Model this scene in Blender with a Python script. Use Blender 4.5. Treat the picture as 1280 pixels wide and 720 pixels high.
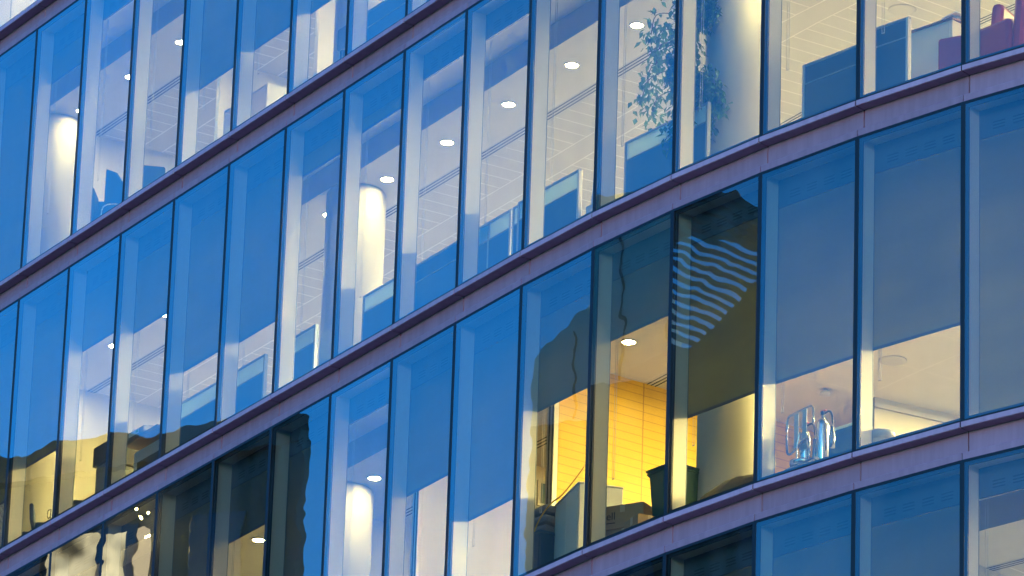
import bpy, bmesh, math, random
from mathutils import Vector, Matrix
R_ = math.radians
random.seed(4)
for o in list(bpy.data.objects): bpy.data.objects.remove(o)
S = bpy.context.scene
COL = S.collection
# ------------------------------------------------------------ camera
cam = bpy.data.cameras.new('camera'); co = bpy.data.objects.new('camera', cam); COL.objects.link(co)
cam.sensor_width = 36; cam.lens = 7159.6/1280*36; cam.clip_start = .5; cam.clip_end = 4000
co.matrix_world = Matrix.Translation((0, 0, 1.6)) @ Matrix.Rotation(math.pi/2+.3734, 4, 'X') @ Matrix.Rotation(.0339, 4, 'Z')
S.camera = co
S.view_settings.view_transform = 'Standard'; S.view_settings.look = 'None'; S.view_settings.gamma = 1
S.view_settings.exposure = 1.0
try: S.view_settings.use_curve_mapping = False
except Exception: pass
S.render.engine = 'CYCLES'
S.cycles.max_bounces = 10; S.cycles.diffuse_bounces = 4; S.cycles.transparent_max_bounces = 24
S.cycles.caustics_reflective = False; S.cycles.caustics_refractive = False
S.cycles.sample_clamp_indirect = 4
# ------------------------------------------------------------ sky and afterglow sun
SUN_EL, SUN_AZ = R_(6), R_(185)      # azimuth clockwise from +Y
SKY_TINT = (0.09, .98, 2.5); SKY_STR = 0.15
w = bpy.data.worlds.new('World'); S.world = w; w.use_nodes = True
nt = w.node_tree; nt.nodes.clear()
sk = nt.nodes.new('ShaderNodeTexSky'); sk.sky_type = 'NISHITA'; sk.sun_disc = False
sk.sun_elevation = SUN_EL; sk.sun_rotation = SUN_AZ
mu = nt.nodes.new('ShaderNodeMix'); mu.data_type = 'RGBA'; mu.blend_type = 'MULTIPLY'; mu.inputs[0].default_value = 1
mu.inputs[7].default_value = (*SKY_TINT, 1)
nz = nt.nodes.new('ShaderNodeTexNoise'); nz.inputs['Scale'].default_value = 9; nz.inputs['Detail'].default_value = 3
mr = nt.nodes.new('ShaderNodeMapRange'); mr.inputs[1].default_value = .3; mr.inputs[2].default_value = .7
mr.inputs[3].default_value = .9; mr.inputs[4].default_value = 1.1
tc = nt.nodes.new('ShaderNodeTexCoord')
mu2 = nt.nodes.new('ShaderNodeVectorMath'); mu2.operation = 'SCALE'
bg = nt.nodes.new('ShaderNodeBackground'); bg.inputs[1].default_value = SKY_STR
wo = nt.nodes.new('ShaderNodeOutputWorld')
L = nt.links.new
L(sk.outputs[0], mu.inputs[6]); L(tc.outputs['Generated'], nz.inputs['Vector']); L(nz.outputs[0], mr.inputs[0])
L(mu.outputs[2], mu2.inputs[0]); L(mr.outputs[0], mu2.inputs['Scale']); L(mu2.outputs[0], bg.inputs[0]); L(bg.outputs[0], wo.inputs[0])
sl = bpy.data.lights.new('sun', 'SUN'); so = bpy.data.objects.new('sun', sl); COL.objects.link(so)
sl.energy = .55; sl.angle = R_(8); sl.color = (1, .34, .50)
sd = Vector((math.sin(SUN_AZ)*math.cos(SUN_EL), math.cos(SUN_AZ)*math.cos(SUN_EL), math.sin(SUN_EL)))
so.rotation_euler = sd.to_track_quat('Z', 'Y').to_euler(); so.location = (-20, -20, 60)
LAMP = 185.0; WARM = (1, .80, .28)
# ------------------------------------------------------------ materials
def nodes(name):
    m = bpy.data.materials.new(name); m.use_nodes = True; t = m.node_tree; t.nodes.clear()
    out = t.nodes.new('ShaderNodeOutputMaterial'); return m, t, out
def N(t, k, **kw):
    n = t.nodes.new(k)
    for a, b in kw.items(): setattr(n, a, b)
    return n
def math_(t, op, a, b=None):
    n = N(t, 'ShaderNodeMath', operation=op)
    for i, v in enumerate((a, b)):
        if v is None: continue
        if isinstance(v, (int, float)): n.inputs[i].default_value = v
        else: t.links.new(v, n.inputs[i])
    return n.outputs[0]
def mat(name, c, rough=.6, metal=0, var=.08, scale=3, bump=0, spec=.5):
    m, t, out = nodes(name); b = N(t, 'ShaderNodeBsdfPrincipled'); t.links.new(b.outputs[0], out.inputs[0])
    b.inputs['Roughness'].default_value = rough; b.inputs['Metallic'].default_value = metal
    b.inputs['Specular IOR Level'].default_value = spec
    g = N(t, 'ShaderNodeNewGeometry'); n = N(t, 'ShaderNodeTexNoise'); n.inputs['Scale'].default_value = scale; n.inputs['Detail'].default_value = 4
    t.links.new(g.outputs['Position'], n.inputs['Vector'])
    r = N(t, 'ShaderNodeMix', data_type='RGBA'); t.links.new(n.outputs[0], r.inputs[0])
    r.inputs[6].default_value = (*[x*(1-var) for x in c], 1); r.inputs[7].default_value = (*[min(1, x*(1+var)) for x in c], 1)
    t.links.new(r.outputs[2], b.inputs['Base Color'])
    if bump:
        bp = N(t, 'ShaderNodeBump'); bp.inputs['Strength'].default_value = bump; bp.inputs['Distance'].default_value = .02
        t.links.new(n.outputs[0], bp.inputs['Height']); t.links.new(bp.outputs[0], b.inputs['Normal'])
    return m
def lines_mat(name, c, cl, axes, rough=.6):
    """thin joint lines; axes: list of (coordinate source 'u','v','z', period, width, start)"""
    m, t, out = nodes(name); b = N(t, 'ShaderNodeBsdfPrincipled'); t.links.new(b.outputs[0], out.inputs[0]); b.inputs['Roughness'].default_value = rough
    uv = N(t, 'ShaderNodeUVMap'); s = N(t, 'ShaderNodeSeparateXYZ'); t.links.new(uv.outputs[0], s.inputs[0])
    acc = None
    for ax, per, wd, lo, hi in axes:
        src = s.outputs[{'u': 0, 'v': 1}[ax]]
        fr = math_(t, 'FRACT', math_(t, 'DIVIDE', src, per)); k = math_(t, 'LESS_THAN', fr, wd/per)
        if hi is not None:
            v = s.outputs[1]; k = math_(t, 'MULTIPLY', k, math_(t, 'MULTIPLY', math_(t, 'GREATER_THAN', v, lo), math_(t, 'LESS_THAN', v, hi)))
        acc = k if acc is None else math_(t, 'MAXIMUM', acc, k)
    n = N(t, 'ShaderNodeTexNoise'); n.inputs['Scale'].default_value = 2.5; t.links.new(uv.outputs[0], n.inputs['Vector'])
    nr = math_(t, 'ADD', math_(t, 'MULTIPLY', n.outputs[0], .14), .93)
    mx = N(t, 'ShaderNodeMix', data_type='RGBA'); t.links.new(acc, mx.inputs[0]); mx.inputs[6].default_value = (*c, 1); mx.inputs[7].default_value = (*cl, 1)
    vm = N(t, 'ShaderNodeVectorMath', operation='SCALE'); t.links.new(mx.outputs[2], vm.inputs[0]); t.links.new(nr, vm.inputs['Scale'])
    t.links.new(vm.outputs[0], b.inputs['Base Color'])
    return m
def glass_mat():
    m, t, out = nodes('window_glass')
    tr = N(t, 'ShaderNodeBsdfTransparent'); tr.inputs[0].default_value = (.82, .81, .76, 1)
    gl = N(t, 'ShaderNodeBsdfGlossy'); gl.inputs['Roughness'].default_value = 0; gl.inputs[0].default_value = (.97, .99, 1, 1)
    fr = N(t, 'ShaderNodeFresnel'); fr.inputs[0].default_value = 1.5
    g = N(t, 'ShaderNodeNewGeometry')
    def wob(scale, amp):
        n = N(t, 'ShaderNodeTexNoise'); n.inputs['Scale'].default_value = scale; n.inputs['Detail'].default_value = 1
        mp = N(t, 'ShaderNodeMapping'); mp.inputs['Scale'].default_value = (1, 1, 1.5)
        t.links.new(g.outputs['Position'], mp.inputs[0]); t.links.new(mp.outputs[0], n.inputs['Vector'])
        a = N(t, 'ShaderNodeVectorMath', operation='SUBTRACT'); t.links.new(n.outputs['Color'], a.inputs[0]); a.inputs[1].default_value = (.5, .5, .5)
        s = N(t, 'ShaderNodeVectorMath', operation='SCALE'); t.links.new(a.outputs[0], s.inputs[0]); s.inputs['Scale'].default_value = amp
        return s.outputs[0]
    a = N(t, 'ShaderNodeVectorMath', operation='ADD'); t.links.new(wob(.9, .0007), a.inputs[0]); t.links.new(wob(2.4, .0030), a.inputs[1])
    b = N(t, 'ShaderNodeVectorMath', operation='ADD'); t.links.new(a.outputs[0], b.inputs[0]); t.links.new(g.outputs['Normal'], b.inputs[1])
    c = N(t, 'ShaderNodeVectorMath', operation='NORMALIZE'); t.links.new(b.outputs[0], c.inputs[0]); t.links.new(c.outputs[0], gl.inputs['Normal'])
    oi = N(t, 'ShaderNodeObjectInfo'); vr = math_(t, 'ADD', math_(t, 'MULTIPLY', oi.outputs['Random'], .24), .88)
    f = math_(t, 'MINIMUM', math_(t, 'MULTIPLY', math_(t, 'MULTIPLY', fr.outputs[0], vr), GLASS_K), .8)
    mx = N(t, 'ShaderNodeMixShader'); t.links.new(f, mx.inputs[0]); t.links.new(tr.outputs[0], mx.inputs[1]); t.links.new(gl.outputs[0], mx.inputs[2])
    df = N(t, 'ShaderNodeBsdfDiffuse'); df.inputs[0].default_value = (.5, .5, .5, 1); dn = N(t, 'ShaderNodeTexNoise'); dn.inputs['Scale'].default_value = 1.6; dn.inputs['Detail'].default_value = 5
    dm = N(t, 'ShaderNodeMapping'); dm.inputs['Scale'].default_value = (1.5, 1.5, .35); t.links.new(g.outputs['Position'], dm.inputs[0]); t.links.new(dm.outputs[0], dn.inputs['Vector'])
    dr = N(t, 'ShaderNodeMapRange'); dr.inputs[1].default_value = .4; dr.inputs[2].default_value = .75; dr.inputs[3].default_value = .004; dr.inputs[4].default_value = .05; t.links.new(dn.outputs[0], dr.inputs[0])
    m2 = N(t, 'ShaderNodeMixShader'); t.links.new(dr.outputs[0], m2.inputs[0]); t.links.new(mx.outputs[0], m2.inputs[1]); t.links.new(df.outputs[0], m2.inputs[2])
    t.links.new(m2.outputs[0], out.inputs[0]); return m
GLASS_K = 3.2
def panel_mat(name, c, rough):
    m, t, out = nodes(name); b = N(t, 'ShaderNodeBsdfPrincipled'); t.links.new(b.outputs[0], out.inputs[0]); b.inputs['Roughness'].default_value = rough; b.inputs['Specular IOR Level'].default_value = .4
    g = N(t, 'ShaderNodeNewGeometry'); mp = N(t, 'ShaderNodeMapping'); mp.inputs['Scale'].default_value = (7, 7, .9); n = N(t, 'ShaderNodeTexNoise'); n.inputs['Scale'].default_value = 1.5; n.inputs['Detail'].default_value = 6
    t.links.new(g.outputs['Position'], mp.inputs[0]); t.links.new(mp.outputs[0], n.inputs['Vector'])
    oi = N(t, 'ShaderNodeObjectInfo'); v = math_(t, 'ADD', math_(t, 'MULTIPLY', oi.outputs['Random'], .16), math_(t, 'ADD', math_(t, 'MULTIPLY', n.outputs[0], .5), .66))
    vm = N(t, 'ShaderNodeVectorMath', operation='SCALE'); vm.inputs[0].default_value = c; t.links.new(v, vm.inputs['Scale']); t.links.new(vm.outputs[0], b.inputs['Base Color']); return m
def clear_mat():
    m, t, out = nodes('glass_edge'); tr = N(t, 'ShaderNodeBsdfTransparent'); tr.inputs[0].default_value = (.98, 1, .98, 1); t.links.new(tr.outputs[0], out.inputs[0]); return m
def blind_mat(name='blind_fabric', c=(.12, .12, .11), tl=(.125, .125, .055)):
    m, t, out = nodes(name)
    d = N(t, 'ShaderNodeBsdfDiffuse'); d.inputs[0].default_value = (*c, 1)
    l = N(t, 'ShaderNodeBsdfTranslucent'); l.inputs[0].default_value = (*tl, 1)
    a = N(t, 'ShaderNodeAddShader'); t.links.new(d.outputs[0], a.inputs[0]); t.links.new(l.outputs[0], a.inputs[1])
    tr = N(t, 'ShaderNodeBsdfTransparent'); mx = N(t, 'ShaderNodeMixShader'); mx.inputs[0].default_value = .004
    g = N(t, 'ShaderNodeNewGeometry'); n = N(t, 'ShaderNodeTexNoise'); n.inputs['Scale'].default_value = 90; t.links.new(g.outputs['Position'], n.inputs['Vector'])
    r = N(t, 'ShaderNodeMix', data_type='RGBA'); t.links.new(n.outputs[0], r.inputs[0]); r.inputs[6].default_value = (*[x*.8 for x in c], 1); r.inputs[7].default_value = (*[x*1.2 for x in c], 1)
    n2 = N(t, 'ShaderNodeTexNoise'); n2.inputs['Scale'].default_value = 1.3; n2.inputs['Detail'].default_value = 3; mp = N(t, 'ShaderNodeMapping'); mp.inputs['Scale'].default_value = (.6, .6, 2.2)
    t.links.new(g.outputs['Position'], mp.inputs[0]); t.links.new(mp.outputs[0], n2.inputs['Vector']); v2 = math_(t, 'ADD', math_(t, 'MULTIPLY', n2.outputs[0], .7), .65)
    vs = N(t, 'ShaderNodeVectorMath', operation='SCALE'); vs.inputs[0].default_value = tl; t.links.new(v2, vs.inputs['Scale']); t.links.new(vs.outputs[0], l.inputs[0])
    t.links.new(r.outputs[2], d.inputs[0])
    t.links.new(a.outputs[0], mx.inputs[1]); t.links.new(tr.outputs[0], mx.inputs[2]); t.links.new(mx.outputs[0], out.inputs[0]); return m
def emit(name, c, s):
    m, t, out = nodes(name); e = N(t, 'ShaderNodeEmission'); e.inputs[0].default_value = (*c, 1); e.inputs[1].default_value = s; t.links.new(e.outputs[0], out.inputs[0]); return m
def leaf_mat():
    m, t, out = nodes('leaf'); b = N(t, 'ShaderNodeBsdfPrincipled'); b.inputs['Roughness'].default_value = .35
    oi = N(t, 'ShaderNodeNewGeometry'); r = N(t, 'ShaderNodeMix', data_type='RGBA'); t.links.new(oi.outputs['Random Per Island'], r.inputs[0])
    r.inputs[6].default_value = (.015, .05, .02, 1); r.inputs[7].default_value = (.09, .20, .05, 1); t.links.new(r.outputs[2], b.inputs['Base Color'])
    l = N(t, 'ShaderNodeBsdfTranslucent'); l.inputs[0].default_value = (.12, .25, .04, 1); mx = N(t, 'ShaderNodeMixShader'); mx.inputs[0].default_value = .3
    t.links.new(b.outputs[0], mx.inputs[1]); t.links.new(l.outputs[0], mx.inputs[2]); t.links.new(mx.outputs[0], out.inputs[0]); return m
M = dict(
    metal=panel_mat('mauve_panel', (.34, .195, .26), .45), ledge=panel_mat('ledge_metal', (.48, .30, .40), .4),
    black=mat('black_gasket', (.008, .007, .012), .5), dark=mat('dark_frame', (.02, .022, .03), .35), backing=mat('joint_backing', (.01, .01, .012), .8),
    fin=mat('fin_paint', (.86, .83, .76), .45, 0, .05, 1.2), pelmet=mat('pelmet_panel', (.09, .10, .12), .5), slot=mat('slot_black', (.05, .055, .065), .8),
    glass=glass_mat(), edge=clear_mat(), blind=blind_mat(), hem=mat('blind_hem', (.10, .10, .11), .5), cord=mat('cord', (.5, .5, .5), .5),
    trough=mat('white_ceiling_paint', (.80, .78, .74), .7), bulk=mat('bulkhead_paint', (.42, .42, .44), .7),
    ceilA=lines_mat('metal_ceiling_tiles', (.60, .585, .55), (.92, .90, .84), [('u', .3, .02, 2.22, 2.86), ('u', .3, .02, 3.2, 9), ('v', 2.86, .016, 2, 3), ('v', 3.2, .018, 2, 3.4), ('v', 1.2, .012, 4, 9)]),
    ceilB=lines_mat('plain_ceiling_panels', (.76, .74, .68), (.90, .88, .80), [('u', 1.2, .012, 1.1, 9), ('v', 1.2, .012, 1.1, 9)]),
    floor=mat('carpet', (.82, .80, .76), .95, 0, .15, 40), wall=mat('cream_wall', (.80, .77, .70), .7, 0, .03, 1),
    yellow=lines_mat('amber_slatted_wall', (.90, .56, .006), (.52, .30, .006), [('v', .105, .008, 0, None), ('u', 1.25, .018, 0, None)], .4),
    column=mat('column_plaster', (.54, .52, .48), .6, 0, .03, 1), white=mat('white_laminate', (.80, .80, .78), .4), trim=mat('lamp_trim', (.7, .7, .7), .35),
    lens=emit('lamp_lens', WARM, LAMP), panel=emit('fill_diffuser', WARM, LAMP*1.15), fill2=emit('bright_fill_diffuser', WARM, LAMP*5.5), bulb=emit('spot_bulb', WARM, 60), grille=mat('air_grille', (.55, .54, .5), .5),
    screen=mat('blue_screen_fabric', (.075, .16, .27), .8, 0, .08, 60), screen2=mat('dark_screen_fabric', (.06, .10, .15), .8, 0, .08, 60), scrglass=blind_mat('screen_top_panel', (.45, .52, .50), (.40, .46, .42)),
    rail=mat('screen_rail', (.30, .35, .40), .35, .6), alu=mat('pale_aluminium', (.7, .7, .68), .35, .2),
    chrome=mat('chrome', (.75, .76, .78), .18, 1, .03), steel=mat('brushed_steel', (.32, .34, .38), .25, .9),
    red=mat('red_leather', (.44, .03, .035), .4, 0, .12, 8), plum=mat('plum_fabric', (.16, .05, .12), .7),
    binm=mat('green_bin_plastic', (.035, .09, .055), .45), card=mat('cardboard', (.42, .27, .12), .8, 0, .1, 6), tape=mat('parcel_tape', (.6, .45, .25), .4), ink=mat('ink', (.05, .03, .02), .8),
    tarp=mat('brown_tarpaulin', (.11, .075, .04), .6, 0, .25, 5, .4), cream=mat('cream_laminate', (.75, .68, .58), .5), cushion=mat('grey_cushion', (.22, .24, .28), .8),
    blue=mat('blue_plastic', (.03, .10, .22), .5), navy=mat('navy_fabric', (.025, .05, .10), .8), cable=mat('yellow_cable', (.75, .45, .05), .5),
    leaf=leaf_mat(), bark=mat('bark', (.10, .07, .045), .9, 0, .2, 20), pot=mat('grey_pot', (.25, .25, .26), .5), soil=mat('soil', (.04, .03, .02), .95),
    wood=mat('brown_wood', (.17, .09, .045), .45, 0, .2, 6), grey=mat('grey_plastic', (.25, .26, .27), .5), lgrey=mat('pale_grey_plastic', (.6, .6, .58), .5), black2=mat('black_plastic', (.02, .02, .022), .45),
    bag=mat('bin_liner', (.42, .44, .45), .3, 0, .2, 12, .3), orange=mat('orange_plastic', (.8, .18, .05), .4), pink=mat('pink_card', (.75, .16, .38), .6), green=mat('green_label', (.35, .6, .15), .5), paper=mat('paper', (.85, .85, .82), .7),
    asphalt=mat('asphalt', (.05, .05, .052), .9, 0, .2, .5), stoneA=mat('far_facade_dark', (.035, .034, .03), .8, 0, .2, .6), stoneB=mat('far_facade_teal', (.44, .50, .46), .7, 0, .12, .6),
    farwin=mat('far_window', (.02, .03, .045), .15), farfin=mat('far_louvre', (.05, .045, .04), .6), farline=mat('far_joint', (.03, .035, .04), .7), podium=mat('podium_stone', (.3, .27, .3), .7, 0, .1, 1),
    hop=mat('hopper_glass', (.10, .18, .30), .2),
)
# ------------------------------------------------------------ mesh helpers
class MB:
    def __init__(s): s.bm = bmesh.new(); s.mats = []; s.uv = s.bm.loops.layers.uv.new('UVMap')
    def mi(s, m):
        if m not in s.mats: s.mats.append(m)
        return s.mats.index(m)
    def face(s, pts, m, uvs=None, smooth=False):
        f = s.bm.faces.new([s.bm.verts.new(p) for p in pts]); f.material_index = s.mi(m); f.smooth = smooth
        if uvs:
            for l, u in zip(f.loops, uvs): l[s.uv].uv = u
        return f
    def box(s, x0, x1, y0, y1, z0, z1, m, bev=0, T=None):
        x0, x1 = sorted((x0, x1)); y0, y1 = sorted((y0, y1)); z0, z1 = sorted((z0, z1))
        b = bmesh.new(); bmesh.ops.create_cube(b, size=1)
        for v in b.verts: v.co = Vector((x0+(v.co.x+.5)*(x1-x0), y0+(v.co.y+.5)*(y1-y0), z0+(v.co.z+.5)*(z1-z0)))
        if bev: bmesh.ops.bevel(b, geom=list(b.edges), offset=bev, segments=2, affect='EDGES', profile=.5)
        s.merge(b, m, T, smooth=False)
    def merge(s, b, m, T=None, smooth=False):
        if T is not None: bmesh.ops.transform(b, matrix=T, verts=b.verts)
        k = s.mi(m); mp = {v: s.bm.verts.new(v.co) for v in b.verts}
        for f in b.faces:
            try: g = s.bm.faces.new([mp[v] for v in f.verts]); g.material_index = k; g.smooth = smooth or f.smooth
            except ValueError: pass
        b.free()
    def lathe(s, prof, m, n=24, T=None):
        b = bmesh.new(); rings = []
        for r, z in prof: rings.append([b.verts.new((r*math.cos(2*math.pi*i/n), r*math.sin(2*math.pi*i/n), z)) for i in range(n)])
        for a, c in zip(rings, rings[1:]):
            for i in range(n): f = b.faces.new((a[i], a[(i+1) % n], c[(i+1) % n], c[i])); f.smooth = True
        for rg, rev in ((rings[0], True), (rings[-1], False)):
            try: b.faces.new(list(reversed(rg)) if rev else rg)
            except ValueError: pass
        s.merge(b, m, T)
    def tube(s, pts, r, m, n=8, closed=False, sub=4):
        P = [Vector(p) for p in pts]
        if sub > 1 and len(P) > 2:
            Q = []; K = len(P)
            rng = range(K if closed else K-1)
            for i in rng:
                p0 = P[(i-1) % K] if closed or i > 0 else P[i]; p1 = P[i]; p2 = P[(i+1) % K]; p3 = P[(i+2) % K] if closed or i+2 < K else p2
                for j in range(sub):
                    u = j/sub; Q.append(.5*((2*p1)+(-p0+p2)*u+(2*p0-5*p1+4*p2-p3)*u*u+(-p0+3*p1-3*p2+p3)*u**3))
            if not closed: Q.append(P[-1])
            P = Q
        b = bmesh.new(); rings = []; K = len(P)
        for i in range(K):
            a = P[(i-1) % K] if closed or i > 0 else P[i]; c = P[(i+1) % K] if closed or i < K-1 else P[i]
            d = (c-a).normalized(); q = d.to_track_quat('Z', 'Y'); rr = r[min(i, len(r)-1)] if isinstance(r, list) else r
            rings.append([b.verts.new(P[i]+q @ Vector((rr*math.cos(2*math.pi*j/n), rr*math.sin(2*math.pi*j/n), 0))) for j in range(n)])
        for i in range(K if closed else K-1):
            a, c = rings[i], rings[(i+1) % K]
            for j in range(n): b.faces.new((a[j], a[(j+1) % n], c[(j+1) % n], c[j])).smooth = True
        if not closed: b.faces.new(rings[0]); b.faces.new(rings[-1])
        s.merge(b, m)
    def prism(s, prof, x0, x1, m):
        """profile in (y,z), extruded along x"""
        b = bmesh.new(); A = [b.verts.new((x0, y, z)) for y, z in prof]; B = [b.verts.new((x1, y, z)) for y, z in prof]; k = len(prof)
        b.faces.new(A); b.faces.new(list(reversed(B)))
        for i in range(k): b.faces.new((A[i], B[i], B[(i+1) % k], A[(i+1) % k]))
        bmesh.ops.recalc_face_normals(b, faces=b.faces); s.merge(b, m)
    def mesh(s, name):
        me = bpy.data.meshes.new(name); s.bm.to_mesh(me); s.bm.free()
        for m in s.mats: me.materials.append(m)
        return me
    def build(s, name, parent=None, loc=(0, 0, 0), rz=0):
        return link(name, s.mesh(name), parent, loc, rz)
def link(name, me, parent=None, loc=(0, 0, 0), rz=0):
    o = bpy.data.objects.new(name, me); COL.objects.link(o); o.location = loc; o.rotation_euler = (0, 0, rz)
    if parent: o.parent = parent
    return o
def tag(o, label=None, cat=None, group=None, kind=None):
    if label: o['label'] = label
    if cat: o['category'] = cat
    if group: o['group'] = group
    if kind: o['kind'] = kind
    return o
def thing(name, label, cat, loc, rz=0, group=None): return tag(link(name, None, None, loc, rz), label, cat, group)
# ------------------------------------------------------------ facade layout: one bay is 1.5 m, bay b lies between mullions b+1 (left) and b (right)
TH = {-3: 35, -2: 38, -1: 41.2}
for i, t in enumerate([44.6, 48.15, 51.59, 54.71, 57.39, 59.02, 59.4, 59.26, 59.15, 59.14, 59.04, 59.02, 59.02, 59.03, 59.04, 59.04, 59.04]): TH[i] = t
H, HW, SILL3, CEIL = 4.0949, 3.6752, 22.4278, 3.315
B0, B1 = -3, 16
V = {0: Vector((4.7844, 56.5997))}
for i in range(B1+1): a = R_(TH[i]); V[i+1] = V[i]+1.5*Vector((-math.cos(a), math.sin(a)))
for i in (-1, -2, -3): a = R_(TH[i]); V[i] = V[i+1]+1.5*Vector((math.cos(a), -math.sin(a)))
def nrm(b): a = R_(TH[b]); return Vector((math.sin(a), math.cos(a)))
def tan(b): a = R_(TH[b]); return Vector((math.cos(a), -math.sin(a)))
def O(i, d):
    bs = [b for b in (i, i-1) if b in TH]; n = sum((nrm(b) for b in bs), Vector((0, 0))).normalized()
    return V[i]+n*(d/n.dot(nrm(bs[0])))
def zr(row): return SILL3+(3-row)*H
def W(b, x, d): return V[b+1]+tan(b)*x+nrm(b)*d
ground = MB(); ground.face([(-1500, -1500, 0), (1500, -1500, 0), (1500, 1500, 0), (-1500, 1500, 0)], M['asphalt'])
tag(ground.build('ground'), kind='structure')
BASE = Vector((V[8].x, V[8].y, 0))
BLD = thing('office_building', 'curved glass office block with mauve metal bands between its lit storeys', 'building', BASE)
def bl(p, z): return (p[0]-BASE.x, p[1]-BASE.y, z)
def strip(mb, d0, z0, d1, z1, m, i0=B0, i1=B1+1, flip=False):
    for i in range(i0, i1):
        p = [bl(O(i, d0), z0), bl(O(i+1, d0), z0), bl(O(i+1, d1), z1), bl(O(i, d1), z1)]
        v0, v1 = (d0, d1) if abs(d1-d0) > 1e-6 else (z0, z1)
        uv = [(i*1.5, v0), (i*1.5+1.5, v0), (i*1.5+1.5, v1), (i*1.5, v1)]
        if flip: p.reverse(); uv.reverse()
        mb.face(p, m, uv)
# floors of the building
DEEP = 8.5
for row in range(0, 5):
    z = zr(row); nm = ['top', 'upper', 'middle', 'lower', 'bottom'][row]
    cm = M['ceilB'] if row == 3 else M['ceilA']
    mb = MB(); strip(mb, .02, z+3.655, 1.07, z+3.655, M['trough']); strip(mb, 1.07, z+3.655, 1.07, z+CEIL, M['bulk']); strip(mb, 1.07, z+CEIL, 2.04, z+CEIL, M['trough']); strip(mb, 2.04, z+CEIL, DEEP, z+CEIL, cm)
    mb.build('ceiling', BLD)
    mb = MB(); strip(mb, .1, z-.02, DEEP, z-.02, M['floor']); strip(mb, .135, z-.41, .135, z-.02, M['backing']); strip(mb, .1, z-.41, DEEP, z-.41, M['backing'])
    mb.build('floor_slab', BLD)
    mb = MB(); strip(mb, DEEP, z, DEEP, z+CEIL, M['wall'])
    for i in (B0, B1+1): mb.face([bl(O(i, .05), z), bl(O(i, DEEP), z), bl(O(i, DEEP), z+3.66), bl(O(i, .05), z+3.66)], M['wall'])
    mb.build('back_wall', BLD)
    for d0 in ((2.06, 2.11, 2.16, 4.62, 4.67, 4.72) if row != 3 else (2.46, 2.52, 2.58)):
        mb = MB()
        for i in range(B0, B1+1): mb.face([bl(O(i, d0), z+CEIL-.004), bl(O(i+1, d0), z+CEIL-.004), bl(O(i+1, d0+.022), z+CEIL-.004), bl(O(i, d0+.022), z+CEIL-.004)], M['slot'])
        bmesh.ops.remove_doubles(mb.bm, verts=mb.bm.verts, dist=.001); mb.build('ceiling_air_slot', BLD)
    for cx, cy in ((2.55, 61.3), (-2.06, 68.9), (-6.68, 76.6), (7.3, 54.6)):
        if cx > 7: continue
        mb = MB(); mb.lathe([(.39, 0), (.39, CEIL-.03), (.37, CEIL-.03), (.37, CEIL-.001)], M['column'], 48)
        mb.build('column', BLD, bl((cx, cy), z))
# lower storeys down to the street and the parapet, as plain masonry
mb = MB(); zb = zr(4)-.44
strip(mb, .0, 0, .0, zb, M['podium']); strip(mb, 0, zb, DEEP, zb, M['podium']); strip(mb, DEEP, 0, DEEP, zr(0)+4.5, M['podium'])
for i in (B0, B1+1): mb.face([bl(O(i, 0), 0), bl(O(i, DEEP), 0), bl(O(i, DEEP), zr(0)+4.5), bl(O(i, 0), zr(0)+4.5)], M['podium'])
mb.build('plain_wall', BLD)
mb = MB(); strip(mb, 0, zr(0)+4.5, DEEP, zr(0)+4.5, M['podium']); strip(mb, 0, zr(0)+3.7, 0, zr(0)+4.5, M['podium']); mb.build('parapet', BLD)
# ---- window module (shared meshes)
def frame_mesh():
    mb = MB(); g = .029
    for x0, x1, z0, z1 in ((0, g, 0, HW), (1.5-g, 1.5, 0, HW), (g, 1.5-g, 0, .03), (g, 1.5-g, HW-.032, HW)): mb.box(x0, x1, -.003, .03, z0, z1, M['black'])
    f = .050
    for x0, x1, z0, z1 in ((g, f, .03, HW-.03), (1.5-f, 1.5-g, .03, HW-.03), (f, 1.5-f, .03, .07), (f, 1.5-f, HW-.06, HW-.032)): mb.box(x0, x1, .028, .055, z0, z1, M['dark'], .002)
    return mb.mesh('window')
def pane_mesh():
    mb = MB(); g = .0295
    x0, x1, z0, z1, y0, y1 = g, 1.5-g, .031, HW-.033, 0, .012
    mb.face([(x0, y0, z0), (x1, y0, z0), (x1, y0, z1), (x0, y0, z1)], M['glass'])
    mb.face([(x0, y1, z1), (x1, y1, z1), (x1, y1, z0), (x0, y1, z0)], M['edge'])
    return mb.mesh('pane')
def fin_mesh():
    mb = MB(); mb.box(-.024, .024, .056, .262, .0, 3.65, M['fin'], .003); mb.box(-.026, .026, .262, .272, 0, 3.65, M['rail']); return mb.mesh('fin')
def pelmet_mesh():
    mb = MB(); mb.box(.0245, 1.4755, .272, .288, CEIL+.003, 3.652, M['pelmet'])
    k = 0
    x = .20
    while x < 1.42:
        for j in range(3): mb.box(x, x+.16, .269, .2725, 3.60-.13-j*.036, 3.60-.13-j*.036+.013, M['slot'])
        x += .265
    mb.box(.026, 1.474, .268, .29, CEIL-.004, CEIL+.003, M['dark'])
    return mb.mesh('pelmet')
def blind_mesh(drop):
    mb = MB(); zb = HW-drop
    mb.box(.013, 1.487, .2735, .2755, zb+.03, CEIL-.005, M['blind']); mb.box(.013, 1.487, .2725, .284, zb, zb+.035, M['hem'], .003)
    return mb.mesh('blind')
def cord_mesh():
    mb = MB(); mb.tube([(.075, .31, .9), (.075, .31, CEIL)], .0025, M['cord'], 6, sub=1); mb.tube([(.11, .31, .9), (.11, .31, CEIL)], .0025, M['cord'], 6, sub=1); mb.box(.072, .113, .306, .314, .89, .90, M['cord']); return mb.mesh('blind_cord')
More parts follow.
